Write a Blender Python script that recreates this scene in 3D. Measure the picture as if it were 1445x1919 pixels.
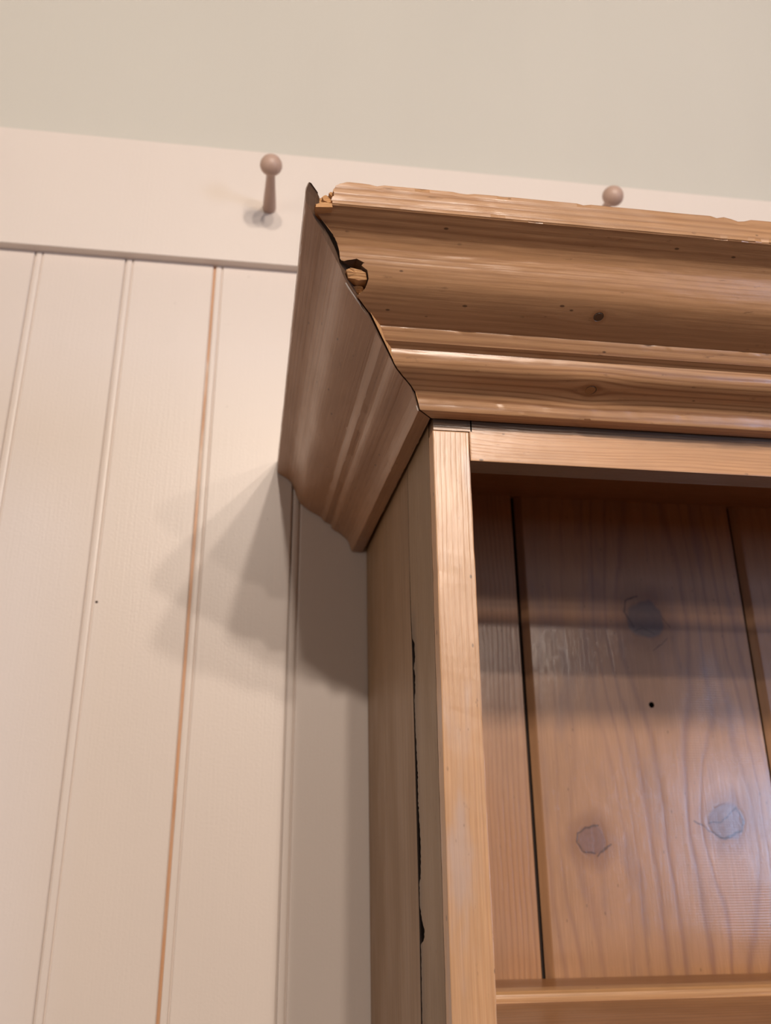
import bpy, bmesh, math, random
from mathutils import Vector, Matrix, noise as mnoise

# ------------------------------------------------------------------ scene reset
for o in list(bpy.data.objects):
    bpy.data.objects.remove(o, do_unlink=True)
SC = bpy.context.scene
COL = SC.collection
random.seed(7)

# ------------------------------------------------------------------ camera
cam_d = bpy.data.cameras.new('camera')
cam = bpy.data.objects.new('camera', cam_d)
COL.objects.link(cam)
SC.camera = cam
cam_d.sensor_fit = 'HORIZONTAL'
cam_d.sensor_width = 36.0
cam_d.lens = 1520.24 * 36.0 / 1445.0
cam_d.shift_x = 53.0 / 1445.0
cam_d.shift_y = -33.9 / 1445.0
cam_d.clip_start = 0.01
cam_d.clip_end = 50
_pit, _yaw, _rol = 0.3536, 0.1278, 0.0031
_f = Vector((math.sin(_yaw) * math.cos(_pit), math.cos(_yaw) * math.cos(_pit), math.sin(_pit)))
_r = Vector((math.cos(_yaw), -math.sin(_yaw), 0))
_u = _r.cross(_f)
_c, _s = math.cos(_rol), math.sin(_rol)
_R, _U = _c * _r + _s * _u, -_s * _r + _c * _u
_m = Matrix((_R, _U, -_f)).transposed().to_4x4()
_m.translation = Vector((-0.1018, -0.7276, -0.2125))
cam.matrix_world = _m
cam_d.dof.use_dof = True
cam_d.dof.focus_distance = 0.455
cam_d.dof.aperture_fstop = cam_d.lens / 3.3

# ------------------------------------------------------------------ world, lights, exposure
w = bpy.data.worlds.new('world')
SC.world = w
w.use_nodes = True
w.node_tree.nodes['Background'].inputs[0].default_value = (0.55, 0.68, 1.0, 1)
w.node_tree.nodes['Background'].inputs[1].default_value = 1.0

def area(name, loc, target, sx, sy, power, color):
    d = bpy.data.lights.new(name, 'AREA')
    d.shape = 'RECTANGLE'; d.size = sx; d.size_y = sy; d.energy = power; d.color = color
    o = bpy.data.objects.new(name, d); COL.objects.link(o)
    o.location = loc
    o.rotation_euler = (Vector(target) - Vector(loc)).to_track_quat('-Z', 'Y').to_euler()
    return o
# daylight coming in through the window of the wall behind the photographer
area('window_or_fill_light', (2.84, -3.42, -0.42), (2.84, 0.0, -0.42), 0.86, 0.80, 50, (0.45, 0.64, 1.0))
# added soft fill light in front of the left wall, not a real window
area('window_or_fill_light', (-2.27, -1.9, -0.20), (3.0, -1.9, -0.20), 1.10, 1.10, 10, (1.0, 0.95, 0.90))
LAMPS = [(0.42, -2.26, 7.4), (0.12, -2.37, 8.0), (-0.20, -2.16, 8.0), (0.70, -3.15, 11.5)]   # recessed ceiling lamps

vs = SC.view_settings
vs.view_transform = 'Standard'
vs.look = 'None'
vs.gamma = 1.0
vs.use_curve_mapping = False
vs.exposure = -0.06

# ------------------------------------------------------------------ helpers: objects
def link(name, bm, mat, parent=None, smooth=False):
    me = bpy.data.meshes.new(name)
    bm.to_mesh(me); bm.free()
    if smooth:
        for p in me.polygons: p.use_smooth = True
    if mat is not None: me.materials.append(mat)
    o = bpy.data.objects.new(name, me); COL.objects.link(o)
    if parent is not None: o.parent = parent
    return o

def empty(name, loc=(0, 0, 0)):
    o = bpy.data.objects.new(name, None); COL.objects.link(o)
    o.empty_display_size = 0.05
    o.location = loc
    return o

def tag(o, label, cat, group=None):
    o['label'] = label; o['category'] = cat
    if group: o['group'] = group
    return o

def struct(o):
    o['kind'] = 'structure'; return o

def uv_box(bm, axis, off=(0.0, 0.0)):
    """box-project UVs in metres, u runs along the grain axis"""
    uvl = bm.loops.layers.uv.verify()
    oth = [i for i in range(3) if i != axis]
    for f in bm.faces:
        n = f.normal
        k = max(range(3), key=lambda i: abs(n[i]))
        for l in f.loops:
            c = l.vert.co
            if k == axis:
                uv = (c[oth[0]] * 0.2 + 3.1, c[oth[1]])
            else:
                b = [i for i in oth if i != k][0]
                uv = (c[axis], c[b] + (0.0 if k == 1 else 0.37 * k + 0.11))
            l[uvl].uv = (uv[0] + off[0], uv[1] + off[1])

def box_bm(x0, x1, y0, y1, z0, z1, bev=0.0, seg=2):
    bm = bmesh.new()
    bmesh.ops.create_cube(bm, size=1)
    for v in bm.verts:
        v.co = Vector((x0 + (v.co.x + .5) * (x1 - x0), y0 + (v.co.y + .5) * (y1 - y0), z0 + (v.co.z + .5) * (z1 - z0)))
    if bev > 0:
        bmesh.ops.bevel(bm, geom=bm.edges[:], offset=bev, segments=seg, affect='EDGES', profile=0.6)
    bm.normal_update()
    return bm

def plank(name, dims, axis, mat, parent=None, bev=0.0006, wear=0.0, cuts=0, off=(0, 0)):
    bm = box_bm(*dims, bev=bev)
    if cuts:
        lo, hi = dims[axis * 2], dims[axis * 2 + 1]
        for i in range(1, cuts):
            co = [0, 0, 0]; co[axis] = lo + (hi - lo) * i / cuts
            no = [0, 0, 0]; no[axis] = 1
            bmesh.ops.bisect_plane(bm, geom=bm.verts[:] + bm.edges[:] + bm.faces[:], plane_co=co, plane_no=no)
        cen = Vector(((dims[0] + dims[1]) / 2, (dims[2] + dims[3]) / 2, (dims[4] + dims[5]) / 2))
        for v in bm.verts:
            t = v.co[axis]
            n = mnoise.noise(Vector((t * 90, v.co.x * 150, v.co.y * 150 + v.co.z * 0 + 3)))
            n2 = max(0, mnoise.noise(Vector((t * 260, v.co.x * 200 + 9, v.co.z * (200 if axis != 2 else 0)))) - .25)
            d = cen - v.co; d[axis] = 0
            d.normalize()
            v.co += d * (wear * (n * .5 + n2 * 2))
    bm.normal_update()
    uv_box(bm, axis, off)
    return link(name, bm, mat, parent)

def cut(o, cutter_bm, slot=None):
    """carve a real hollow into a mesh, the cutter is thrown away"""
    cutter_bm.normal_update(); uv_box(cutter_bm, 0)
    me = bpy.data.meshes.new('cutter')
    nm = len(o.data.materials)
    for f in cutter_bm.faces: f.material_index = (nm - 1 if slot is None else slot)
    cutter_bm.to_mesh(me); cutter_bm.free()
    for m_ in o.data.materials: me.materials.append(m_)
    c = bpy.data.objects.new('cutter', me); COL.objects.link(c)
    m = o.modifiers.new('b', 'BOOLEAN'); m.operation = 'DIFFERENCE'; m.object = c; m.solver = 'EXACT'; m.use_self = True
    dg = bpy.context.evaluated_depsgraph_get()
    ev = o.evaluated_get(dg)
    new = bpy.data.meshes.new_from_object(ev)
    o.modifiers.clear(); old = o.data; o.data = new
    bpy.data.meshes.remove(old)
    bpy.data.objects.remove(c, do_unlink=True); bpy.data.meshes.remove(me)

def cyl_y(x, z, r, y0, y1, n=20, jag=0.0):
    bm = bmesh.new()
    a, b = [], []
    for i in range(n):
        t = 2 * math.pi * i / n
        rr = r * (1 + jag * random.uniform(-1, 1))
        a.append(bm.verts.new((x + rr * math.cos(t), y0, z + rr * math.sin(t))))
        b.append(bm.verts.new((x + rr * math.cos(t), y1, z + rr * math.sin(t))))
    bm.faces.new(a); bm.faces.new(b[::-1])
    for i in range(n):
        bm.faces.new((a[i], b[i], b[(i + 1) % n], a[(i + 1) % n]))
    bmesh.ops.recalc_face_normals(bm, faces=bm.faces[:])
    return bm

# ------------------------------------------------------------------ helpers: shader nodes
class N:
    def __init__(s, name):
        s.mat = bpy.data.materials.new(name); s.mat.use_nodes = True
        s.t = s.mat.node_tree; s.t.nodes.clear()
        s.out = s.t.nodes.new('ShaderNodeOutputMaterial')
        s.p = s.t.nodes.new('ShaderNodeBsdfPrincipled')
        s.t.links.new(s.p.outputs[0], s.out.inputs[0])
    def new(s, k): return s.t.nodes.new(k)
    def put(s, sock, v):
        if v is None: return
        if isinstance(v, bpy.types.NodeSocket): s.t.links.new(v, sock)
        else: sock.default_value = v
    def m(s, op, a, b=None, c=None, clamp=False):
        n = s.new('ShaderNodeMath'); n.operation = op; n.use_clamp = clamp
        s.put(n.inputs[0], a); s.put(n.inputs[1], b); s.put(n.inputs[2], c)
        return n.outputs[0]
    def xyz(s, a, b=0.0, c=0.0):
        n = s.new('ShaderNodeCombineXYZ'); s.put(n.inputs[0], a); s.put(n.inputs[1], b); s.put(n.inputs[2], c)
        return n.outputs[0]
    def noise(s, vec, scale=1.0, detail=2.0, rough=0.5):
        n = s.new('ShaderNodeTexNoise'); s.put(n.inputs['Vector'], vec)
        n.inputs['Scale'].default_value = scale; n.inputs['Detail'].default_value = detail
        n.inputs['Roughness'].default_value = rough
        return n.outputs['Fac']
    def ramp(s, v, a, b, lo=0.0, hi=1.0):
        n = s.new('ShaderNodeMapRange'); n.interpolation_type = 'SMOOTHSTEP'
        s.put(n.inputs[0], v); n.inputs[1].default_value = a; n.inputs[2].default_value = b
        n.inputs[3].default_value = lo; n.inputs[4].default_value = hi
        return n.outputs[0]
    def mix(s, f, a, b, mode='MIX'):
        n = s.new('ShaderNodeMix'); n.data_type = 'RGBA'; n.blend_type = mode
        s.put(n.inputs[0], f); s.put(n.inputs[6], a); s.put(n.inputs[7], b)
        return n.outputs[2]
    def bump(s, h, dist, strength=1.0, normal=None):
        n = s.new('ShaderNodeBump'); n.inputs['Strength'].default_value = strength
        n.inputs['Distance'].default_value = dist
        s.put(n.inputs['Height'], h); s.put(n.inputs['Normal'], normal)
        return n.outputs[0]

def srgb(r, g, b):
    f = lambda c: (c / 255 / 12.92) if c <= 10.31 else ((c / 255 + .055) / 1.055) ** 2.4
    return (f(r), f(g), f(b), 1)

def pine(name, seed=0.0, base=(196, 146, 98), late=(150, 96, 54), freq=260.0, amt=0.55, warp=0.006,
         knots=(), dirt=None, specks=0.5, rough=0.42, ripple=None, coat=0.25, tint=None, grainy=1.0, contrast=3.0, stretch=1.0, crough=.22, cracks=(), dent=1.0, rims=True):
    """waxed old pine. UV in metres, u along the grain. knots: (u, v, radius, colour, elong)"""
    s = N(name)
    tc = s.new('ShaderNodeUVMap'); sep = s.new('ShaderNodeSeparateXYZ')
    s.t.links.new(tc.outputs[0], sep.inputs[0])
    u, v = sep.outputs[0], sep.outputs[1]
    n1 = s.noise(s.xyz(s.m('MULTIPLY', u, 3.2 * stretch), s.m('MULTIPLY', v, 9.0), seed), 1.0, 2.0)
    n2 = s.noise(s.xyz(s.m('MULTIPLY', u, 16.0 * stretch), s.m('MULTIPLY', v, 45.0), seed + 5), 1.0, 1.0)
    v1 = s.m('ADD', v, s.m('ADD', s.m('MULTIPLY', s.m('SUBTRACT', n1, .5), warp * 2.2), s.m('MULTIPLY', s.m('SUBTRACT', n2, .5), warp * .45)))
    kd = []
    if cracks:
        uw = s.m('ADD', u, s.m('MULTIPLY', s.m('SUBTRACT', s.noise(s.xyz(u, v, 1.0), 130.0, 2.0), .5), .004))
        vw = s.m('ADD', v, s.m('MULTIPLY', s.m('SUBTRACT', s.noise(s.xyz(u, v, 7.0), 130.0, 2.0), .5), .004))
    for (ku, kv, kr, kc, ke) in knots:
        dx = s.m('DIVIDE', s.m('SUBTRACT', u, ku), ke)
        dy = s.m('SUBTRACT', v, kv)
        d2 = s.m('ADD', s.m('MULTIPLY', dx, dx), s.m('MULTIPLY', dy, dy))
        push = s.m('DIVIDE', s.m('MULTIPLY', dy, kr * kr * 2.6), s.m('ADD', s.m('MULTIPLY', d2, 1.0), kr * kr * 1.3))
        v1 = s.m('SUBTRACT', v1, push)
        # knot outline, slightly irregular
        wob = s.m('MULTIPLY', s.m('SUBTRACT', s.noise(s.xyz(s.m('MULTIPLY', u, 60.0), s.m('MULTIPLY', v, 60.0), seed + ku * 31), .9, 1.0), .5), .7)
        du = s.m('SUBTRACT', u, ku)
        d = s.m('SQRT', s.m('ADD', s.m('MULTIPLY', du, du), s.m('MULTIPLY', dy, dy)))
        kd.append((s.m('ADD', s.m('DIVIDE', d, kr), wob), kc))
    # growth rings: alternating pale earlywood and narrow latewood lines
    s1 = s.m('MULTIPLY', v1, freq)
    irr = s.noise(s.xyz(s.m('MULTIPLY', v1, freq * .23), 0.0, seed), 1.0, 2.0)
    ph = s.m('ADD', s1, s.m('MULTIPLY', irr, 3.2))
    wv = s.m('MULTIPLY_ADD', s.m('SINE', s.m('MULTIPLY', ph, 6.2832)), .5, .5)
    wv = s.m('POWER', wv, contrast)
    lowm = s.noise(s.xyz(s.m('MULTIPLY', u, 1.5), s.m('MULTIPLY', v1, freq * .12), seed + 9), 1.0, 2.0)
    wv = s.m('MULTIPLY', wv, s.ramp(lowm, .3, .68, .25, 1.0))
    col = s.mix(s.m('MULTIPLY', wv, amt), srgb(*base), srgb(*late))
    # fibre and tone variation
    fib = s.noise(s.xyz(s.m('MULTIPLY', u, 28.0), s.m('MULTIPLY', v, 1300.0), seed), 1.0, 3.0, .6)
    blo = s.noise(s.xyz(s.m('MULTIPLY', u, 9.0), s.m('MULTIPLY', v, 26.0), seed + 2), 1.0, 3.0, .55)
    col = s.mix(s.ramp(blo, .35, .72, 0.0, .42), col, tuple(c * .66 for c in srgb(*base)[:3]) + (1,))
    col = s.mix(s.ramp(fib, .3, .75, .16 * grainy, 0.0), col, srgb(90, 58, 34))
    col = s.mix(s.ramp(fib, .55, .8, 0.0, .16 * grainy), col, srgb(226, 186, 140))
    if tint:
        tn = s.noise(s.xyz(s.m('MULTIPLY', u, 14.0), s.m('MULTIPLY', v, 60.0), seed + 21), 1.0, 3.0)
        col = s.mix(s.ramp(tn, .52, .72, 0.0, tint[3]), col, srgb(*tint[:3]))
    # knots
    rimh = None
    for (d, kc) in kd:
        rings = s.m('MULTIPLY_ADD', s.m('SINE', s.m('MULTIPLY', d, 17.0)), .5, .5)
        halo = s.ramp(d, 1.0, 2.3, .5, 0.0)
        col = s.mix(halo, col, srgb(128, 82, 48))
        inner = s.mix(s.m('MULTIPLY', rings, .18), srgb(*kc), tuple(c * .55 for c in srgb(*kc)[:3]) + (1,))
        col = s.mix(s.ramp(d, .82, 1.04, .85, 0.0), col, inner)
        rn = s.noise(s.xyz(s.m('MULTIPLY', u, 40.0), s.m('MULTIPLY', v, 40.0), seed + 3), 1.0, 1.0)
        rim = s.m('MULTIPLY', s.m('MULTIPLY', s.ramp(d, .84, .96), s.ramp(d, .98, 1.12, 1.0, 0.0)), s.ramp(rn, .44, .56, .05 if rims else 0.0, .95 if rims else .12))
        col = s.mix(rim, col, srgb(38, 22, 14))
        rimh = rim if rimh is None else s.m('MAXIMUM', rimh, rim)
    cr = None
    for (u1, v1_, u2, v2_, cw) in cracks:              # hairline cracks around and through the knots
        ax, ay = u2 - u1, v2_ - v1_; L2 = ax * ax + ay * ay
        pu = s.m('SUBTRACT', uw, u1); pv = s.m('SUBTRACT', vw, v1_)
        t_ = s.m('DIVIDE', s.m('ADD', s.m('MULTIPLY', pu, ax), s.m('MULTIPLY', pv, ay)), L2, clamp=True)
        eu = s.m('SUBTRACT', pu, s.m('MULTIPLY', t_, ax)); ev = s.m('SUBTRACT', pv, s.m('MULTIPLY', t_, ay))
        dd = s.m('SQRT', s.m('ADD', s.m('MULTIPLY', eu, eu), s.m('MULTIPLY', ev, ev)))
        l_ = s.ramp(dd, cw * .3, cw * 1.7, 1.0, 0.0)
        cr = l_ if cr is None else s.m('MAXIMUM', cr, l_)
    if cr is not None:
        col = s.mix(s.m('MULTIPLY', cr, .68), col, srgb(52, 32, 22))
    # worm holes, dents and dark specks
    if specks:
        vo = s.new('ShaderNodeTexVoronoi'); vo.inputs['Scale'].default_value = 1.0
        s.put(vo.inputs['Vector'], s.xyz(s.m('MULTIPLY', u, 62.0), s.m('MULTIPLY', v, 120.0), seed + 4))
        mask = s.noise(s.xyz(s.m('MULTIPLY', u, 20.0), s.m('MULTIPLY', v, 30.0), seed + 8), 1.0, 1.0)
        sp = s.m('MULTIPLY', s.ramp(vo.outputs['Distance'], .06, .115, 1.0, 0.0), s.ramp(mask, .47, .56))
        col = s.mix(s.m('MULTIPLY', sp, specks), col, srgb(46, 28, 18))
        sm = s.noise(s.xyz(s.m('MULTIPLY', u, 70.0), s.m('MULTIPLY', v, 240.0), seed + 14), 1.0, 4.0, .65)
        col = s.mix(s.ramp(sm, .64, .76, 0.0, .55 * specks), col, srgb(70, 42, 26))
    # ingrained dirt that lies along one edge: (v_start, v_full, strength)
    if dirt:
        dn = s.noise(s.xyz(s.m('MULTIPLY', u, 22.0), s.m('MULTIPLY', v, 320.0), seed + 6), 1.0, 4.0, .6)
        sg = 1.0 if dirt[1] > dirt[0] else -1.0
        vv = s.m('ADD', s.m('MULTIPLY', v, sg), s.m('MULTIPLY', s.m('SUBTRACT', dn, .5), abs(dirt[1] - dirt[0]) * 1.3))
        df = s.ramp(vv, dirt[0] * sg, dirt[1] * sg, 0.0, dirt[2])
        if len(dirt) > 3: df = s.m('MULTIPLY', df, s.ramp(u, dirt[3] - .03, dirt[3], 1.0, 0.0))
        col = s.mix(df, col, srgb(72, 58, 50))
    s.put(s.p.inputs['Base Color'], col)
    rr = s.ramp(blo, .3, .7, rough - .05, rough + .1)
    s.put(s.p.inputs['Roughness'], rr)
    s.p.inputs['Coat Weight'].default_value = coat
    s.p.inputs['Coat Roughness'].default_value = crough
    h = s.m('ADD', s.m('MULTIPLY', wv, -.35), s.m('MULTIPLY', fib, .45))
    dents = s.noise(s.xyz(s.m('MULTIPLY', u, 90.0), s.m('MULTIPLY', v, 160.0), seed + 1), 1.0, 2.0)
    h = s.m('ADD', h, s.m('MULTIPLY', dents, .9 * dent))
    if ripple:
        rp = s.m('SINE', s.m('ADD', s.m('MULTIPLY', u, 6.2832 / .0021), s.m('MULTIPLY', s.noise(s.xyz(s.m('MULTIPLY', u, 20.0), s.m('MULTIPLY', v, 8.0), seed), 1.0, 1.0), 9.0)))
        rm = s.noise(s.xyz(s.m('MULTIPLY', u, 12.0), s.m('MULTIPLY', v, 10.0), seed + 12), 1.0, 2.0)
        h = s.m('ADD', h, s.m('MULTIPLY', rp, s.m('MULTIPLY', s.ramp(rm, .35, .6, 0.0, ripple[0]), s.ramp(v, ripple[1] - .05, ripple[1] + .04))))
    if rimh is not None: h = s.m('SUBTRACT', h, s.m('MULTIPLY', rimh, 2.0))
    nb = s.bump(h, .00022, .8)
    s.put(s.p.inputs['Normal'], nb)
    s.put(s.p.inputs['Coat Normal'], nb)
    return s.mat

def paint(name, col, rough=0.45, blotch=0.06, bumpd=.0002, coat=0.0, scale=1.0, marks=0.0):
    s = N(name)
    g = s.new('ShaderNodeNewGeometry')
    mp = s.new('ShaderNodeMapping'); mp.inputs['Scale'].default_value = (7 * scale, 7 * scale, 2.2 * scale)
    s.t.links.new(g.outputs['Position'], mp.inputs[0])
    n = s.noise(mp.outputs[0], 1.0, 3.0)
    c = srgb(*col)
    dk = tuple(x * (1 - blotch * 2) for x in c[:3]) + (1,)
    cc = s.mix(s.ramp(n, .3, .75), c, dk)
    if marks:
        m2 = s.new('ShaderNodeMapping'); m2.inputs['Scale'].default_value = (60, 60, 60)
        s.t.links.new(g.outputs['Position'], m2.inputs[0])
        mk = s.noise(m2.outputs[0], 1.0, 3.0, .6)
        cc = s.mix(s.ramp(mk, .70, .80, 0.0, marks), cc, srgb(120, 96, 80))
    s.put(s.p.inputs['Base Color'], cc)
    s.p.inputs['Roughness'].default_value = rough
    s.p.inputs['Coat Weight'].default_value = coat
    fine = s.noise(g.outputs['Position'], 420.0, 2.0)
    brush = s.new('ShaderNodeMapping'); brush.inputs['Scale'].default_value = (500, 500, 12)
    s.t.links.new(g.outputs['Position'], brush.inputs[0])
    bn = s.noise(brush.outputs[0], 1.0, 2.0)
    s.put(s.p.inputs['Normal'], s.bump(s.m('ADD', fine, bn), bumpd, .5))
    return s.mat

def flat(name, col, rough=.6, metal=0.0):
    s = N(name); s.p.inputs['Base Color'].default_value = srgb(*col)
    s.p.inputs['Roughness'].default_value = rough; s.p.inputs['Metallic'].default_value = metal
    g = s.new('ShaderNodeNewGeometry')
    s.put(s.p.inputs['Normal'], s.bump(s.noise(g.outputs['Position'], 300.0, 2.0), .0002, .5))
    return s.mat

# ------------------------------------------------------------------ materials
M_cream = paint('cream_gloss_paint', (226, 214, 205), .38, .02, marks=.25)
M_rail = paint('cream_rail_paint', (231, 220, 211), .38, .015)
M_sage = paint('pale_sage_wall_paint', (206, 202, 192), .75, .03, scale=.4)
M_ceil = paint('dim_ceiling_paint', (120, 114, 106), .8, .02)  # unseen ceiling, darkened to cut its bounce light
M_room = paint('dark_room_paint', (84, 74, 66), .8, .03)  # unseen right and front walls, darkened to cut bounce light
M_lwall = paint('light_room_paint', (226, 214, 200), .8, .03)  # unseen left wall, kept pale to bounce fill light
M_floor = pine('floor_board_pine', 3.0, (120, 84, 56), (90, 60, 38), 120)
M_tongue = pine('bare_tongue_pine', 4.0, (212, 164, 126), (196, 140, 100), 300, coat=0, specks=0, tint=(214, 196, 180, .95))
M_peg = pine('peg_beech', 6.0, (204, 174, 158), (184, 150, 132), 500, .4, specks=.2, coat=.1, grainy=.6)

W_BASE = (190, 139, 95)
# ------------------------------------------------------------------ room shell
Z_FL, Z_CE = -1.76, 0.95
X0, X1, Y0 = -2.3, 3.9, -3.4
WALLT = .009                                # boards stand on the plaster, their faces at y = 0
back = struct(link('wall_back', box_bm(X0 - .1, X1 + .1, WALLT, .12, Z_FL, Z_CE), M_sage))
struct(link('ceiling', box_bm(X0 - .1, X1 + .1, Y0 - .1, .12, Z_CE, Z_CE + .1), M_ceil))
fl = box_bm(X0 - .1, X1 + .1, Y0 - .1, .12, Z_FL - .1, Z_FL); uv_box(fl, 0)
struct(link('floor', fl, M_floor))
struct(link('wall_left', box_bm(X0 - .1, X0, Y0, WALLT, Z_FL, Z_CE), M_lwall))
struct(link('wall_right', box_bm(X1, X1 + .1, Y0, WALLT, Z_FL, Z_CE), M_room))
WX0, WX1, WZ0, WZ1 = 2.38, 3.30, -.84, .0
bm = bmesh.new()
for d in [(X0 - .1, WX0, Z_FL, Z_CE), (WX1, X1 + .1, Z_FL, Z_CE), (WX0, WX1, Z_FL, WZ0), (WX0, WX1, WZ1, Z_CE)]:
    t = box_bm(d[0], d[1], Y0 - .1, Y0, d[2], d[3])
    me = bpy.data.meshes.new('t'); t.to_mesh(me); t.free(); bm.from_mesh(me); bpy.data.meshes.remove(me)
struct(link('wall_front', bm, M_room))
win = struct(empty('window_1', ((WX0 + WX1) / 2, Y0, WZ0)))
def rel(o, p):
    o.parent = p; o.matrix_parent_inverse = Matrix.Translation(-p.location); return o
bm = bmesh.new()
for d in [(WX0, WX0 + .05, WZ0, WZ1), (WX1 - .05, WX1, WZ0, WZ1), (WX0, WX1, WZ0, WZ0 + .05), (WX0, WX1, WZ1 - .05, WZ1)]:
    t = box_bm(d[0], d[1], Y0 - .012, Y0 + .03, d[2], d[3]); me = bpy.data.meshes.new('t'); t.to_mesh(me); t.free(); bm.from_mesh(me); bpy.data.meshes.remove(me)
rel(link('window_or_fill_frame', bm, M_rail), win)
for k in (1, 2):
    xx = WX0 + (WX1 - WX0) * k / 3
    rel(link('glazing_bar', box_bm(xx - .012, xx + .012, Y0 - .008, Y0 + .015, WZ0 + .05, WZ1 - .05), M_rail), win)
rel(link('glazing_bar', box_bm(WX0 + .05, WX1 - .05, Y0 - .009, Y0 + .016, -.43, -.406), M_rail), win)

fill_root = struct(empty('fill_light_frame', (X0, -1.9, -.76)))  # frame added around the fill light; the wall has no opening here
bm = bmesh.new()
for d in [(-2.50, -2.44, -.80, .40), (-1.36, -1.30, -.80, .40), (-2.50, -1.30, -.80, -.75), (-2.50, -1.30, .35, .40)]:
    t = box_bm(X0, X0 + .04, d[0], d[1], d[2], d[3]); me = bpy.data.meshes.new('t'); t.to_mesh(me); t.free(); bm.from_mesh(me); bpy.data.meshes.remove(me)
rel(link('window_or_fill_frame', bm, M_rail), fill_root)

# ceiling lamps (outside the picture, they throw the shadows beside the cornice)
def ceiling_lamp(x, y, e, i):
    root = empty('ceiling_lamp' , (x, y, Z_CE))
    tag(root, 'small round brass-rimmed ceiling lamp out of the picture, %s of the four' % ('third from left', 'second from left', 'leftmost', 'rightmost')[i], 'lamp')
    b = bmesh.new()
    bmesh.ops.create_cone(b, cap_ends=True, segments=32, radius1=.045, radius2=.055, depth=.014)
    bmesh.ops.translate(b, verts=b.verts[:], vec=(0, 0, -.0072))
    link('base', b, flat('lamp_rim_metal', (200, 190, 170), .35, .8), root)
    d = bpy.data.lights.new('bulb_light', 'SPOT'); d.energy = e * 6; d.shadow_soft_size = .035
    d.color = (1.0, .865, .745); d.spot_size = math.radians(150); d.spot_blend = .6
    lo = bpy.data.objects.new('bulb_light', d); COL.objects.link(lo)
    lo.location = (x, y, Z_CE - .055)
    lo.rotation_euler = (Vector((0.1, 0, -.3)) - lo.location).to_track_quat('-Z', 'Y').to_euler()
for i, (x, y, e) in enumerate(LAMPS): ceiling_lamp(x, y, e, i)
# small globe lamp high on the wall behind the photographer
wl = empty('wall_lamp', (.75, Y0, .46))
tag(wl, 'small globe wall lamp out of the picture, high on the wall behind the photographer', 'lamp')
link('wall_plate', box_bm(-.04, .04, 0, .012, -.04, .04, .002), flat('lamp_plate_metal', (190, 180, 160), .35, .8), wl)
link('arm', box_bm(-.006, .006, .012, .075, -.006, .006, .001), flat('lamp_arm_metal', (190, 180, 160), .35, .8), wl)
d = bpy.data.lights.new('globe_light', 'POINT'); d.energy = 34; d.shadow_soft_size = .035; d.color = (1.0, .865, .745)
lo = bpy.data.objects.new('globe_light', d); COL.objects.link(lo); lo.location = (.75, Y0 + .115, .46)

# ------------------------------------------------------------------ beaded wall boards
PITCH = .09
G0 = -.0705
RAIL_Z0, RAIL_Z1, RAIL_T = .3056, .451, .011
def board_profile(gap, right_gap):
    """cross-section in x,y of one tongue and groove board with a bead on its left edge (faces towards -y)"""
    pts = [(gap, WALLT)]
    pts += [(gap, .0012)]
    bw = .0058
    for i in range(0, 9):                     # rounded bead
        a = math.pi * i / 8
        pts.append((gap + bw / 2 - bw / 2 * math.cos(a), .0012 - .0012 * math.sin(a) ** .6))
    q = gap + bw
    pts += [(q + .0004, .0022), (q + .0010, .0022), (q + .0016, .0003), (q + .0026, 0)]
    pts += [(PITCH - .0012, 0), (PITCH - .0004, .0006), (PITCH, .0018), (PITCH, WALLT)]
    return pts
hole_board = None
nb0 = int((X0 - G0) / PITCH)
nb1 = int((X1 - G0) / PITCH) - 1
gaps = {-2: .0012, -1: .0026, 0: .0010, -3: .0014}
for i in range(nb0, nb1 + 1):
    gap = gaps.get(i, random.choice((.0010, .0012, .0016)))
    xo = G0 + i * PITCH
    pr = board_profile(gap, 0)
    bm = bmesh.new()
    lo = [bm.verts.new((xo + x, y, Z_FL + .0)) for x, y in pr]
    hi = [bm.verts.new((xo + x, y, RAIL_Z0 + .002)) for x, y in pr]
    for k in range(len(pr)):
        k2 = (k + 1) % len(pr)
        bm.faces.new((lo[k], lo[k2], hi[k2], hi[k]))
    bm.faces.new(lo[::-1]); bm.faces.new(hi)
    bmesh.ops.recalc_face_normals(bm, faces=bm.faces[:])
    o = link('wall_board', bm, M_cream, back)
    if i == -2: hole_board = o
    t = link('tongue', box_bm(xo - .0003, xo + gap + .0003, .0034, WALLT, Z_FL, RAIL_Z0 + .002), M_cream, o)
    if i == -1:
        t.data.materials.clear(); t.data.materials.append(M_tongue)
        t['label'] = 'bare orange tongue showing in the open joint'
        tb = bmesh.new(); tb.from_mesh(t.data)
        for v in tb.verts:
            if v.co.y < .005: v.co.y = .0022
        uv_box(tb, 2); tb.to_mesh(t.data); tb.free()
cut(hole_board, cyl_y(-.2397, -.0549, .0012, -.01, .0065, 16, .12))
b = cyl_y(-.2397, -.0549, .0016, .0015, .006, 14)
link('nail', b, flat('rusty_nail', (60, 34, 20), .7), hole_board)

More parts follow.
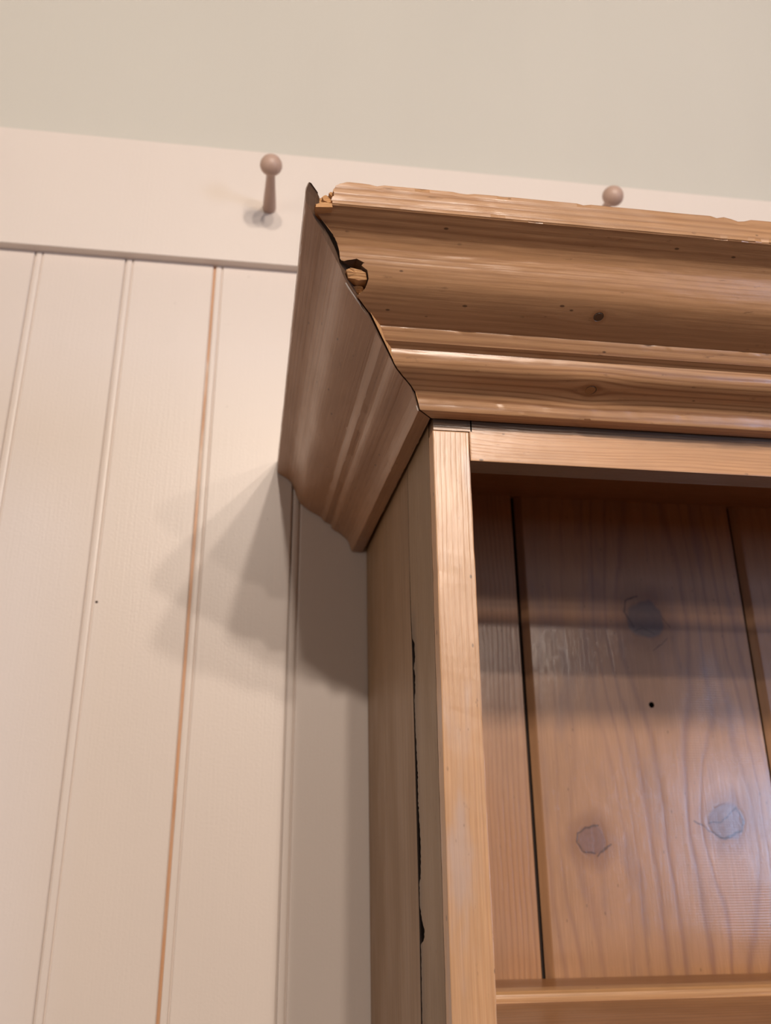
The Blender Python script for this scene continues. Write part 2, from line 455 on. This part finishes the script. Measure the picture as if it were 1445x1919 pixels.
# ------------------------------------------------------------------ peg rail
PEG_Z = .3757
rail = empty('peg_rail', (0, 0, RAIL_Z0))
tag(rail, 'cream painted wooden peg rail running along the top of the wall boarding', 'peg rail')
b = box_bm(X0 + .001, X1 - .001, -RAIL_T, WALLT - .0001, RAIL_Z0, RAIL_Z1, .0012)
rb = rel(link('rail_board', b, M_rail), rail)
def lathe(profile, seg=28):
    bm = bmesh.new(); rings = []
    for (t, r) in profile:                    # t along -y
        if r < 1e-6: rings.append([bm.verts.new((0, -t, 0))]); continue
        rings.append([bm.verts.new((r * math.cos(2 * math.pi * i / seg), -t, r * math.sin(2 * math.pi * i / seg))) for i in range(seg)])
    for a, c in zip(rings, rings[1:]):
        for i in range(seg):
            j = (i + 1) % seg
            if len(c) == 1: bm.faces.new((a[i], a[j], c[0]))
            elif len(a) == 1: bm.faces.new((a[0], c[j], c[i]))
            else: bm.faces.new((a[i], a[j], c[j], c[i]))
    bmesh.ops.recalc_face_normals(bm, faces=bm.faces[:])
    uv_box(bm, 1)
    return bm
prof = [(-.012, .0), (-.012, .006), (0, .0064), (.001, .0072), (.006, .0070), (.018, .0064), (.03, .0056), (.042, .0049), (.052, .0045), (.0555, .0046), (.057, .0052),
        (.0575, .0060), (.0585, .0085), (.0605, .0103), (.0635, .0112), (.0665, .0109), (.0700, .0093), (.0725, .0070), (.0742, .0038), (.0747, 0)]
peg0 = None
for k in range(-6, 11):
    x = -.1057 + .358 * k
    if peg0 is None:
        p = peg0 = link('peg', lathe(prof), M_peg, None, True)
    else:
        p = peg0.copy(); COL.objects.link(p)
    p.location = (x, -RAIL_T, PEG_Z + (.002 if k == 1 else 0))
    rel(p, rail)

# ------------------------------------------------------------------ pine cupboard with cornice
D, SW, W = .2917, .0223, .92
cab = empty('display_cupboard', (W / 2, -D / 2, Z_FL))
tag(cab, 'old waxed pine display cupboard with moulded cornice standing against the boarded wall', 'cupboard')
def C_(o): return rel(o, cab)

M_stile = pine('stile_pine', 11.0, (206, 160, 118), (180, 126, 84), 330, .5, .004, specks=.8, rough=.36, coat=.35, tint=(176, 160, 156, .5))
M_frieze = pine('frieze_pine', 12.3, (206, 158, 116), (166, 110, 70), 420, .6, .008, specks=.75, rough=.38, coat=.3, dirt=(-.0095, -.0005, .85))
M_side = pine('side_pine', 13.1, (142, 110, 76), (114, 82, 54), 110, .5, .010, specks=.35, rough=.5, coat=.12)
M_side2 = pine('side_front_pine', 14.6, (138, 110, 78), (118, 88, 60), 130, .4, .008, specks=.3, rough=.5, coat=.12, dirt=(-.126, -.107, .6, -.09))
M_in = pine('inside_pine', 15.2, (150, 106, 70), (118, 76, 46), 150, .5)
M_top = pine('top_pine', 16.7, (150, 106, 70), (118, 76, 46), 150, .5)
KG = (96, 76, 68)
CRACKS = [(-0.2353, 0.2951, -0.2344, 0.3071, .0005), (-0.2344, 0.3071, -0.2233, 0.322, .0005), (-0.2233, 0.322, -0.2338, 0.3273, .0005), (-0.2338, 0.3273, -0.2424, 0.3242, .0006),
          (-0.2424, 0.3242, -0.2481, 0.3075, .0008), (-0.2481, 0.3075, -0.2424, 0.2962, .0007), (-0.2424, 0.2962, -0.2337, 0.2816, .0006),
          (-0.2373, 0.195, -0.2389, 0.1845, .0006), (-0.2389, 0.1845, -0.244, 0.1767, .0006), (-0.244, 0.1767, -0.2505, 0.1751, .0006), (-0.2505, 0.1751, -0.2575, 0.1805, .0005), (-0.2575, 0.1805, -0.2585, 0.1906, .0005), (-0.2608, 0.1925, -0.2519, 0.2044, .0008),
          (-0.0382, 0.2542, -0.0425, 0.2422, .0006), (-0.0425, 0.2422, -0.0537, 0.2396, .0009), (-0.0537, 0.2396, -0.0667, 0.2475, .0007), (-0.0714, 0.2477, -0.0676, 0.2563, .0005), (-0.0676, 0.2563, -0.0732, 0.267, .0005),
          (-0.0558, 0.2751, -0.0665, 0.2826, .0004), (-0.0775, 0.2787, -0.0886, 0.2642, .0004)]
M_panel = pine('back_board_pine', 17.5, (188, 140, 100), (132, 90, 78), 64, .75, .012,
               knots=[(-.0600, .2590, .0185, KG, 2.6), (-.2485, .1885, .0125, (132, 94, 78), 2.4), (-.2340, .3110, .0160, (126, 98, 92), 2.6)],
               specks=.35, rough=.40, ripple=(.14, .29), coat=.9, crough=.16, tint=(134, 104, 96, .35), cracks=CRACKS, dent=.35, rims=False, contrast=5.0, stretch=1.4)
M_panelb = pine('narrow_back_board_pine', 18.9, (186, 137, 98), (152, 106, 74), 240, .5, .006, specks=.25, rough=.36, coat=.4)
M_panelc = pine('far_back_board_pine', 19.4, (184, 136, 97), (140, 94, 70), 90, .6, .01, specks=.3, rough=.38, coat=.4, ripple=(.1, .3))
M_shelf = pine('shelf_pine', 20.8, (172, 122, 80), (136, 88, 54), 150, .6, .008, knots=[(.243, -.150, .006, (80, 52, 34), 2.6)], specks=.4, rough=.42, coat=.2)
M_bead = pine('plate_bead_pine', 21.3, (206, 158, 110), (176, 124, 80), 400, .5, specks=.3, coat=.3)
M_endgr = pine('broken_pine', 22.2, (214, 164, 112), (150, 96, 56), 900, .7, .002, specks=.3, rough=.8, coat=0)

M_joint_shade = flat('painted_joint_shade', (44, 32, 26), .9)  # shade inside the crack and open joints, painted as a dark colour
# --- sides: two boards glued edge to edge, the joint has opened into a ragged crack
CR = [(.0565, -.2100), (-.05, -.2100), (-.10, -.2108), (-.13, -.2140), (-.19, -.2160), (-.26, -.2182), (-.2859, -.2190), (-.332, -.2180), (-.40, -.2160), (-.60, -.2150), (Z_FL, -.2150)]
def interp(tab, z):
    for (z1, a), (z0, b) in zip(tab, tab[1:]):
        if z <= z1 and z >= z0: return b + (a - b) * (z - z0) / (z1 - z0)
    return tab[-1][1]
GAP = [(.06, .0), (-.070, .0), (-.085, .0006), (-.108, .0010), (-.120, .0016), (-.122, .0080), (-.134, .0085), (-.138, .0022), (-.143, .0060), (-.152, .0060), (-.158, .0024), (-.18, .0035),
       (-.20, .0060), (-.22, .0055), (-.232, .0095), (-.243, .0100), (-.2535, .0080), (-.258, .0060), (-.262, .0020), (-.272, .0018), (-.278, .0055), (-.2835, .0150), (-.289, .0120), (-.2915, .0024), (-.32, .0022), (-.40, .0020), (Z_FL, .0020)]
def side_board(name, edge_fn, other, xa, xb, mat, front):
    zs = [.0565]
    while zs[-1] > -.45: zs.append(zs[-1] - .0013)
    zs += [-.6, -1.0, -1.4, Z_FL]
    bm = bmesh.new(); rows = []
    for z in zs:
        e = edge_fn(z)
        sh = 0 if front else .0036 * min(1, max(0, (.04 - z) / .42))        # the back edge leans a little
        bev = .0006
        if front:   # from other (front, -y) to e (rear)
            sec = [(xa, other), (xa, e - bev), (xa + bev * (1 if xb > xa else -1), e), (xb, e), (xb, other)]
        else:
            sec = [(xa, e + bev * .5), (xa + sh, other), (xb, other), (xb, e), (xa + bev * (1 if xb > xa else -1), e)]
        rows.append([bm.verts.new((x, y, z)) for x, y in sec])
    for a, c in zip(rows, rows[1:]):
        for k in range(5):
            f = bm.faces.new((a[k], a[(k + 1) % 5], c[(k + 1) % 5], c[k]))
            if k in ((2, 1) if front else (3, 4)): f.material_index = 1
    bm.faces.new(rows[0]); bm.faces.new(rows[-1][::-1])
    bmesh.ops.recalc_face_normals(bm, faces=bm.faces[:])
    uv_box(bm, 2)
    o = link(name, bm, mat); o.data.materials.append(M_joint_shade)
    return C_(o)
def front_edge(z):
    g = interp(GAP, z)
    rag = 0 if g < .0001 else (abs(mnoise.noise(Vector((z * 420, 1, 1)))) * .0050 + abs(mnoise.noise(Vector((z * 1300, 4, 1)))) * .0030) * min(1, g / .004)
    return interp(CR, z) - (g + rag) * .82
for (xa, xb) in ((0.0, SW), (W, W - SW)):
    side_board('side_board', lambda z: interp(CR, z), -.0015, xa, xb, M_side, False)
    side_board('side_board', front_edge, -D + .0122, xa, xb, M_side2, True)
# stiles
ZS = -.0069
for (xa, xb) in ((0.0, SW), (W - SW, W)):
    C_(plank('stile', (xa, xb, -D, -D + .0121, Z_FL, ZS), 2, M_stile, None, .0007, .00035, 260))
# frieze rail, lapped over the tops of the stiles
bm = box_bm(SW + .0003, W - SW - .0003, -D + .0003, -D + .0196, -.0256, .030, .0008)
for d in [(0.0005, SW + .002, -D + .0003, -D + .0119, ZS + .0005, .030), (W - SW - .002, W - .0005, -D + .0003, -D + .0119, ZS + .0005, .030)]:
    t = box_bm(*d); me = bpy.data.meshes.new('t'); t.to_mesh(me); t.free(); bm.from_mesh(me); bpy.data.meshes.remove(me)
bm.normal_update(); uv_box(bm, 0)
C_(link('frieze_rail', bm, M_frieze))
# top board, shelves
C_(plank('top_board', (SW, W - SW, -D + .0198, -.0045, .0565, .0745), 0, M_top))
C_(plank('top_board', (.0, W, -D - .0, -.0015, .0748, .0868), 0, M_top))
for k, z in enumerate((-.349, -.70, -1.05, -1.40, -1.70)):
    C_(plank('shelf', (SW, W - SW, -D + .012, -.0202, z - .018, z), 0, M_shelf, None, .0012))
    # raised bead that stops plates from sliding
    zz = z
    sec = [(-.0800, 0), (-.0800, .0050), (-.0815, .0066), (-.0840, .0070), (-.0885, .0070), (-.0925, .0066), (-.0950, .0050), (-.0958, .0030), (-.0958, 0)]
    bm = bmesh.new()
    a = [bm.verts.new((SW + .0001, y, zz + h)) for y, h in sec]; c = [bm.verts.new((W - SW - .0001, y, zz + h)) for y, h in sec]
    for i in range(len(sec)):
        j = (i + 1) % len(sec); bm.faces.new((a[i], a[j], c[j], c[i]))
    bm.faces.new(a); bm.faces.new(c[::-1]); bmesh.ops.recalc_face_normals(bm, faces=bm.faces[:]); uv_box(bm, 0)
    C_(link('plate_bead', bm, M_bead))
# back boards
def back_board(x0, x1, mat, knot=False):
    pts = [(x0, -.006), (x0, -.0125), (x0 + .0001, -.0150), (x0 + .0052, -.0194), (x0 + .0062, -.0200), (x1 - .0050, -.0200), (x1 - .0044, -.0195), (x1 - .0043, -.0125), (x1, -.0125), (x1, -.006)]
    bm = bmesh.new()
    lo = [bm.verts.new((x, y, Z_FL + .002)) for x, y in pts]; hi = [bm.verts.new((x, y, .0564)) for x, y in pts]
    for k in range(len(pts)):
        k2 = (k + 1) % len(pts); bm.faces.new((lo[k], lo[k2], hi[k2], hi[k]))
    bm.faces.new(lo[::-1]); bm.faces.new(hi)
    bmesh.ops.recalc_face_normals(bm, faces=bm.faces[:]); bm.normal_update(); uv_box(bm, 2)
    for f in bm.faces:                                   # shade of the open joint, painted as a dark colour
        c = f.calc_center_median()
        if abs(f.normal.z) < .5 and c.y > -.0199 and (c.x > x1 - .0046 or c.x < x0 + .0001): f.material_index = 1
    o = link('back_board', bm, mat); o.data.materials.append(M_joint_shade)
    return C_(o)
XB = [.0225, .1418, .3633, .53, .71, W - SW - .0002]
bbs = []
for i in range(5):
    bbs.append(back_board(XB[i], XB[i + 1], (M_panelb, M_panel, M_panelc, M_panelb, M_panelc)[i]))
cut(bbs[1], cyl_y(.2557, -.1374, .0026, -.03, -.0115, 20, .06))
bbs[1]['label'] = 'wide back board with three large knots and a drilled hole'

# --- cornice
CY = [(.0860, .0755), (.0794, .0715), (.0744, .0683), (.0710, .0641), (.0692, .0599), (.0666, .0522), (.0623, .0447), (.0541, .0383), (.0427, .0320)]
def catmull(p, n=5):
    out = []
    q = [p[0]] + p + [p[-1]]
    for i in range(1, len(q) - 2):
        for k in range(n):
            t = k / n
            out.append(tuple(.5 * (2 * q[i][a] + (q[i + 1][a] - q[i - 1][a]) * t + (2 * q[i - 1][a] - 5 * q[i][a] + 4 * q[i + 1][a] - q[i + 2][a]) * t * t + (3 * q[i][a] - q[i - 1][a] - 3 * q[i + 1][a] + q[i + 2][a]) * t ** 3) for a in (0, 1)))
    out.append(p[-1]); return out
cy_l = catmull(CY, 6)
cy_f = [(.0444 + (p - .0427) * (.095 - .0444) / (.0860 - .0427), .0351 + (z - .0320) * (.0741 - .0351) / (.0755 - .0320)) for p, z in cy_l]
def sub(a, b, n): return [(a[0] + (b[0] - a[0]) * i / n, a[1] + (b[1] - a[1]) * i / n) for i in range(n)]
og_f = catmull([(.0356, .0262), (.0352, .0228), (.0325, .0178), (.0270, .0148), (.0212, .0130), (.0160, .0098), (.0136, .0062)], 4)
og_l = catmull([(.0334, .0252), (.0330, .0226), (.0305, .0200), (.0262, .0178), (.0215, .0142), (.0180, .0108), (.0157, .0070)], 4)
front_p = [(.0942, .0893)] + sub((.0950, .0887), (.0950, .0744), 7) + [(.0950, .0744), (.0945, .0741)] + cy_f[1:] + [(.0446, .0349)] + sub((.0445, .0345), (.0408, .0286), 3) + [(.0406, .0283), (.0360, .0266)] + og_f + [(.0130, .0030), (.0122, .0008), (.0117, .0002), (.0020, .0)]
left_p = [(.0852, .0893)] + sub((.0860, .0887), (.0860, .0758), 7) + [(.0860, .0758), (.0856, .0755)] + cy_l[1:] + [(.0430, .0325)] + sub((.0428, .0322), (.0396, .0276), 3) + [(.0394, .0274), (.0338, .0256)] + og_l + [(.0148, .0030), (.0136, .0002), (.0130, -.0002), (.0037, -.0004)]
assert len(front_p) == len(left_p)
NP = len(front_p)
BACKP = [(.0005, .006), (.0005, .030), (.066, .0893)]
arc = [0.0]
for a, c in zip(front_p, front_p[1:]): arc.append(arc[-1] + math.hypot(a[0] - c[0], a[1] - c[1]))
arc += [arc[-1] + .02, arc[-1] + .04, arc[-1] + .06]
front_all = front_p + BACKP
left_all = left_p + BACKP
SL = .8982

# knots placed by arc length on the moulding
def arc_at(z, part):
    best = None
    for i, (p, zz) in enumerate(front_p):
        if part(p, zz):
            d = abs(zz - z)
            if best is None or d < best[0]: best = (d, arc[i])
    return best[1]
ak1 = arc_at(.0415, lambda p, z: p > .046 and z > .036)
ak2 = arc_at(.0140, lambda p, z: p < .034 and z < .022)
print('knots', ak1, ak2, arc[NP - 1])
M_corn = pine('cornice_pine', 31.7, (190, 145, 104), (128, 84, 54), 270, .8, .003,
              knots=[(.0845, ak1, .0028, (58, 40, 30), 3.4), (.0915, ak2, .0034, (150, 104, 62), 2.2)],
              specks=.75, rough=.36, coat=.6, stretch=.7, contrast=2.2)
M_mitre_dark = pine('shade_dark_mitre_pine', 41.0, (96, 72, 54), (66, 48, 36), 300, .4, rough=.8, coat=0)  # darker pine: shade of the mitre gap and bite put into the colour
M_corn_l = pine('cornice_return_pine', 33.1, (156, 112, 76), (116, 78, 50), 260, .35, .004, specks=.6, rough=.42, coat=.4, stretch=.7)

def chip(i, z, p):
    """the mitre face is a little uneven"""
    return .0006 + .0005 * abs(mnoise.noise(Vector((i * .9, 2, 0)))) + (.0016 * max(0, 1 - ((z - .064) / .009) ** 2) if p > .06 else 0)

def prism_y(outline, y0, y1, jag=0.0, seed=1, steps=1):
    ylist = isinstance(y0, (list, tuple))
    """closed solid: an outline in x,z carried from y0 to y1 (numbers, or one per vertex), the far side jagged"""
    r = random.Random(seed)
    # subdivide the outline for a torn look
    pts = []
    n = len(outline)
    for i in range(n):
        a, b = outline[i], outline[(i + 1) % n]
        ya = y1[i] if isinstance(y1, (list, tuple)) else y1
        yb_ = y1[(i + 1) % n] if isinstance(y1, (list, tuple)) else y1
        for k in range(steps):
            t = k / steps
            y0_ = (y0[i] + (y0[(i + 1) % n] - y0[i]) * t + r.uniform(-jag, jag)) if ylist else y0
            pts.append((a[0] + (b[0] - a[0]) * t + r.uniform(-jag, jag) * .5, a[1] + (b[1] - a[1]) * t + r.uniform(-jag, jag) * .5, ya + (yb_ - ya) * t, y0_))
    bm = bmesh.new()
    A = [bm.verts.new((x, q, z)) for x, z, _, q in pts]
    B = [bm.verts.new((x + r.uniform(-jag, jag), y + r.uniform(-jag, jag) * 2, z + r.uniform(-jag, jag))) for x, z, y, _ in pts]
    cx = sum(p[0] for p in pts) / len(pts); cz = sum(p[1] for p in pts) / len(pts); cy = sum(p[2] for p in pts) / len(pts)
    c0 = bm.verts.new((cx, sum(p[3] for p in pts) / len(pts) - (jag if ylist else 0), cz)); c1 = bm.verts.new((cx, cy + jag, cz))
    m = len(pts)
    for i in range(m):
        j = (i + 1) % m
        bm.faces.new((A[i], A[j], c0)); bm.faces.new((B[j], B[i], c1))
        bm.faces.new((A[j], A[i], B[i])); bm.faces.new((A[j], B[i], B[j]))
    bmesh.ops.recalc_face_normals(bm, faces=bm.faces[:])
    return bm
def P1(X, Y):      # shape of the bite in the cove, plane y = -.3667
    return (-.0642 + (X - 440) * .0000915, .0528 - (Y - 540) * .0001017 + (X - 440) * .0000092)
def P2(X, Y):      # shape of the splintered fascia corner, plane y = -.3867
    return (-.0702 + (X - 400) * .000088, .0755 - (Y - 180) * .000109 + (X - 400) * .0000096)

def sweep(kind, mat):
    bm = bmesh.new(); uvl = bm.loops.layers.uv.verify()
    rows = []; us = []
    full = front_all if kind == 'front' else left_all
    n = len(full)
    if kind == 'front':
        NS = 240
        starts = [(-p * SL + (chip(i, z, p) if i < NP else .010)) for i, (p, z) in enumerate(front_p)] + [-.0 + .002, .002, -.055]
        ends = [W + p * SL - .0006 for (p, z) in front_all]
        ts = [((k / 150.0) * .56) for k in range(151)] + [.56 + .44 * k / 12 for k in range(1, 13)]
        for t in ts:
            row = []
            for i, (p, z) in enumerate(front_all):
                x = starts[i] + (ends[i] - starts[i]) * t
                pp, zz = p, z
                if i < NP:
                    nn = mnoise.noise(Vector((x * 60, i * .35, 2.0))) * .00022
                    pp += nn
                    sharp = (i <= 1) or (7 <= i <= 9) or abs(p - .0445) < .0003 or p < .0140
                    if sharp:
                        k = max(0, mnoise.noise(Vector((x * 310, i * .2, 5.0))) - .30) * .0024
                        pp -= k
                        zz += (-k if i <= 1 else k * .4)
                    if i <= 2:                              # nicks along the top arris
                        for (nx, nw, nd) in ((-.0484, .004, .0011), (-.0008, .005, .0009), (.1562, .006, .0022), (.25, .01, .001)):
                            q = abs(x - nx) / nw
                            if q < 1: zz -= nd * (1 - q) ** .6
                row.append(bm.verts.new((x, -D - pp, zz)))
            rows.append(row)
    else:
        sgn = -1 if kind == 'left' else 1
        x_base = 0.0 if kind == 'left' else W
        K = 90
        for k in range(K + 1):
            t = k / K                                   # 0 at the mitre, 1 at the wall
            row = []
            for i, (p, z) in enumerate(left_all):
                pf, zf = front_all[i]
                pm = pf * SL if i < NP else p
                ys = -D - pf + (.0007 if i < NP else .002)
                y = ys + (-.0016 - ys) * t
                pp = pm + (p - pm) * t; zz = zf + (z - zf) * t
                if i < NP: pp += mnoise.noise(Vector((y * 45, i * .3, 7.0))) * .00025
                if i <= 4 and t < .012:
                    q_ = (1 - t / .012) ** 2 * (1 - i / 5); zz -= .0022 * q_; pp -= .0020 * q_
                if (i <= 1) or (7 <= i <= 9) or .0370 < pp < .0382 or pp < .0140:
                    kk = max(0, mnoise.noise(Vector((y * 260, i * .2, 9.0))) - .30) * .0018
                    pp -= kk
                row.append(bm.verts.new((x_base + sgn * pp, y, zz)))
            rows.append(row)
    for a in range(len(rows) - 1):
        for i in range(n):
            j = (i + 1) % n
            f = bm.faces.new((rows[a][i], rows[a][j], rows[a + 1][j], rows[a + 1][i]))
            f.smooth = not (i in (0, 1, 7, 8, 9)) and i < NP - 1
            for l, (ri, pi) in zip(f.loops, ((a, i), (a, j), (a + 1, j), (a + 1, i))):
                vtx = rows[ri][pi].co
                av = arc[pi] if not (i == n - 1 and pi == 0) else arc[-1] + .02
                l[uvl].uv = ((vtx.x if kind == 'front' else vtx.y + .3), av + (0 if kind == 'front' else .4))
    # ragged mitre ends: fan to a centre point sunk into the wood
    for row, sg in ((rows[0], 1), (rows[-1], -1)):
        f = bm.faces.new(row if sg == 1 else row[::-1])
        f.material_index = 1
        for g_ in bmesh.ops.triangulate(bm, faces=[f], ngon_method='EAR_CLIP')['faces']:
            for l in g_.loops: l[uvl].uv = (l.vert.co.z * .3, l.vert.co.y)
    bmesh.ops.recalc_face_normals(bm, faces=bm.faces[:])
    bm.normal_update()
    # keep arrises crisp
    for e in bm.edges:
        if len(e.link_faces) == 2 and e.calc_face_angle(0) > math.radians(28): e.smooth = False
    o = link('cornice_moulding' if kind == 'front' else 'cornice_return', bm, mat)
    o.data.materials.append(M_endgr)
    if kind != 'front':
        for f in o.data.polygons:
            if f.material_index == 1: f.material_index = 2
        o.data.materials.append(M_mitre_dark)
    return C_(o)
fr = sweep('front', M_corn)
fr.data.materials.append(M_mitre_dark)
fr['label'] = 'front cornice moulding with a broken mitre and splintered corner'
bite = [(-0.0743, -0.3667, 0.0593), (-0.0665, -0.3662, 0.0581), (-0.064, -0.3649, 0.0552), (-0.0613, -0.3651, 0.0555), (-0.0559, -0.3655, 0.0566), (-0.0517, -0.365, 0.0554), (-0.0533, -0.3643, 0.0538), (-0.05, -0.3628, 0.0515), (-0.0486, -0.3599, 0.0477), (-0.0503, -0.3565, 0.045), (-0.0528, -0.3529, 0.0429), (-0.0549, -0.3515, 0.042), (-0.06, -0.355, 0.0441), (-0.0641, -0.3581, 0.0459), (-0.0737, -0.3612, 0.0494)]
cut(fr, prism_y([(x, z) for x, y, z in bite], -.45, [y + .0120 for x, y, z in bite], .0003, 3, 2))
corner = [P2(*q) for q in [(180, 214), (285, 205), (300, 188), (350, 196), (388, 186), (380, 160), (398, 140), (386, 118), (404, 90), (430, 20), (180, 0)]]
cut(fr, prism_y(corner, -.45, -D - .0885, .0004, 5, 3), 1)
top = [P2(*q) for q in [(180, 150), (300, 118), (335, 100), (372, 108), (400, 90), (440, 74), (505, 60), (505, -60), (180, -60)]]
cut(fr, prism_y(top, -.45, -D - .030, .0003, 8, 3), 1)
rl = sweep('left', M_corn_l)
cut(rl, prism_y([(-.092, .083), (-.0860, .0840), (-.0850, .0868), (-.0832, .0884), (-.0805, .0886), (-.0775, .0872), (-.075, .0850), (-.075, .097), (-.092, .097)], -.41, -.355, .0001, 12, 2), 0)
sweep('right', M_corn_l)

# splinters of broken wood left in the mitre
def shard(name, pts_front, depth, mat, tip=.6):
    """small ragged wedge: outline on the front, pushed back in y"""
    bm = bmesh.new()
    a = [bm.verts.new(p) for p in pts_front]
    cx = sum((Vector(p) for p in pts_front), Vector()) / len(pts_front)
    c = [bm.verts.new(cx + (Vector(p) - cx) * tip + Vector((0, depth, 0))) for p in pts_front]
    bm.faces.new(a); bm.faces.new(c[::-1])
    for i in range(len(a)):
        j = (i + 1) % len(a); bm.faces.new((a[i], c[i], c[j], a[j]))
    bmesh.ops.recalc_face_normals(bm, faces=bm.faces[:]); bm.normal_update()
    uv_box(bm, 0)
    return C_(link(name, bm, mat))
def chunk(pts, y, depth, f, jag=.00025, seed=1, steps=2):
    o = prism_y([f(*q) for q in pts], y, y + depth, jag, seed, steps)
    uv_box(o, 0)
    return C_(link('splinter', o, M_endgr))
def chunk3(pts, rec, depth, seed, jag=.0003):
    o = prism_y([(x, z) for x, y, z in pts], [y + rec for x, y, z in pts], [y + rec + depth for x, y, z in pts], jag, seed, 3)
    uv_box(o, 0)
    return C_(link('splinter', o, M_endgr))
chunk3([(-0.0611, -0.3632, 0.0517), (-0.0591, -0.3638, 0.0529), (-0.0542, -0.3636, 0.0525), (-0.0504, -0.3628, 0.0515), (-0.0495, -0.3606, 0.0486), (-0.0542, -0.3601, 0.048), (-0.0598, -0.3606, 0.0489)], .0012, .010, 4)
chunk3([(-0.0533, -0.3519, 0.0422), (-0.053, -0.3545, 0.0438), (-0.0504, -0.3557, 0.0445), (-0.0485, -0.3568, 0.0452), (-0.0497, -0.3544, 0.0438), (-0.0513, -0.3522, 0.0424)], .0010, .009, 6)
chunk3([(-0.0575, -0.3575, 0.0462), (-0.0560, -0.3590, 0.0474), (-0.0515, -0.3592, 0.0476), (-0.0500, -0.3575, 0.0462), (-0.0530, -0.3560, 0.0450)], .0050, .006, 11)
chunk([(288, 208), (292, 192), (345, 182), (384, 190), (388, 212)], -D - .0946, .010, P2, .0002, 7)
chunk([(288, 172), (330, 158), (362, 160), (384, 178), (352, 184), (318, 178)], -D - .0915, .010, P2, .0002, 8)
chunk([(330, 118), (352, 108), (388, 128), (396, 150), (366, 152), (338, 142)], -D - .0905, .010, P2, .0003, 9)
chunk([(366, 112), (378, 104), (404, 118), (402, 132), (384, 130)], -D - .0925, .008, P2, .0002, 10)
# grey filler caught in the mitre of the return
M_fill = flat('grey_filler', (176, 164, 152), .8)
def filler(i0, i1, wd, off):
    bm = bmesh.new(); prev = None
    for i in range(i0, i1):
        p, z = front_p[i]
        r = random.Random(i)
        a = Vector((-p * SL - .0001, -D - p + .0009 - off, z)); wv_ = wd * (.5 + r.random() * .8)
        dirn = Vector((0, 1, 0))
        nrm = Vector((-.7, -.2, -.4)).normalized()
        q = [bm.verts.new(a + nrm * .0008), bm.verts.new(a + dirn * wv_ + nrm * .0006), bm.verts.new(a + dirn * wv_ - nrm * .0004), bm.verts.new(a - nrm * .0004)]
        if prev:
            for k in range(4): bm.faces.new((prev[k], prev[(k + 1) % 4], q[(k + 1) % 4], q[k]))
        else: bm.faces.new(q)
        prev = q
    bm.faces.new(prev[::-1])
    bmesh.ops.recalc_face_normals(bm, faces=bm.faces[:])
    o = C_(link('filler', bm, M_fill)); o['label'] = 'thin streak of grey filler along the mitre'
idx = [i for i, (p, z) in enumerate(front_p) if .036 < z < .047 and p > .045]
filler(idx[0], idx[-1], .0012, 0)
idx = [i for i, (p, z) in enumerate(front_p) if z < .0035]
filler(idx[0], NP - 1, .0012, 0)
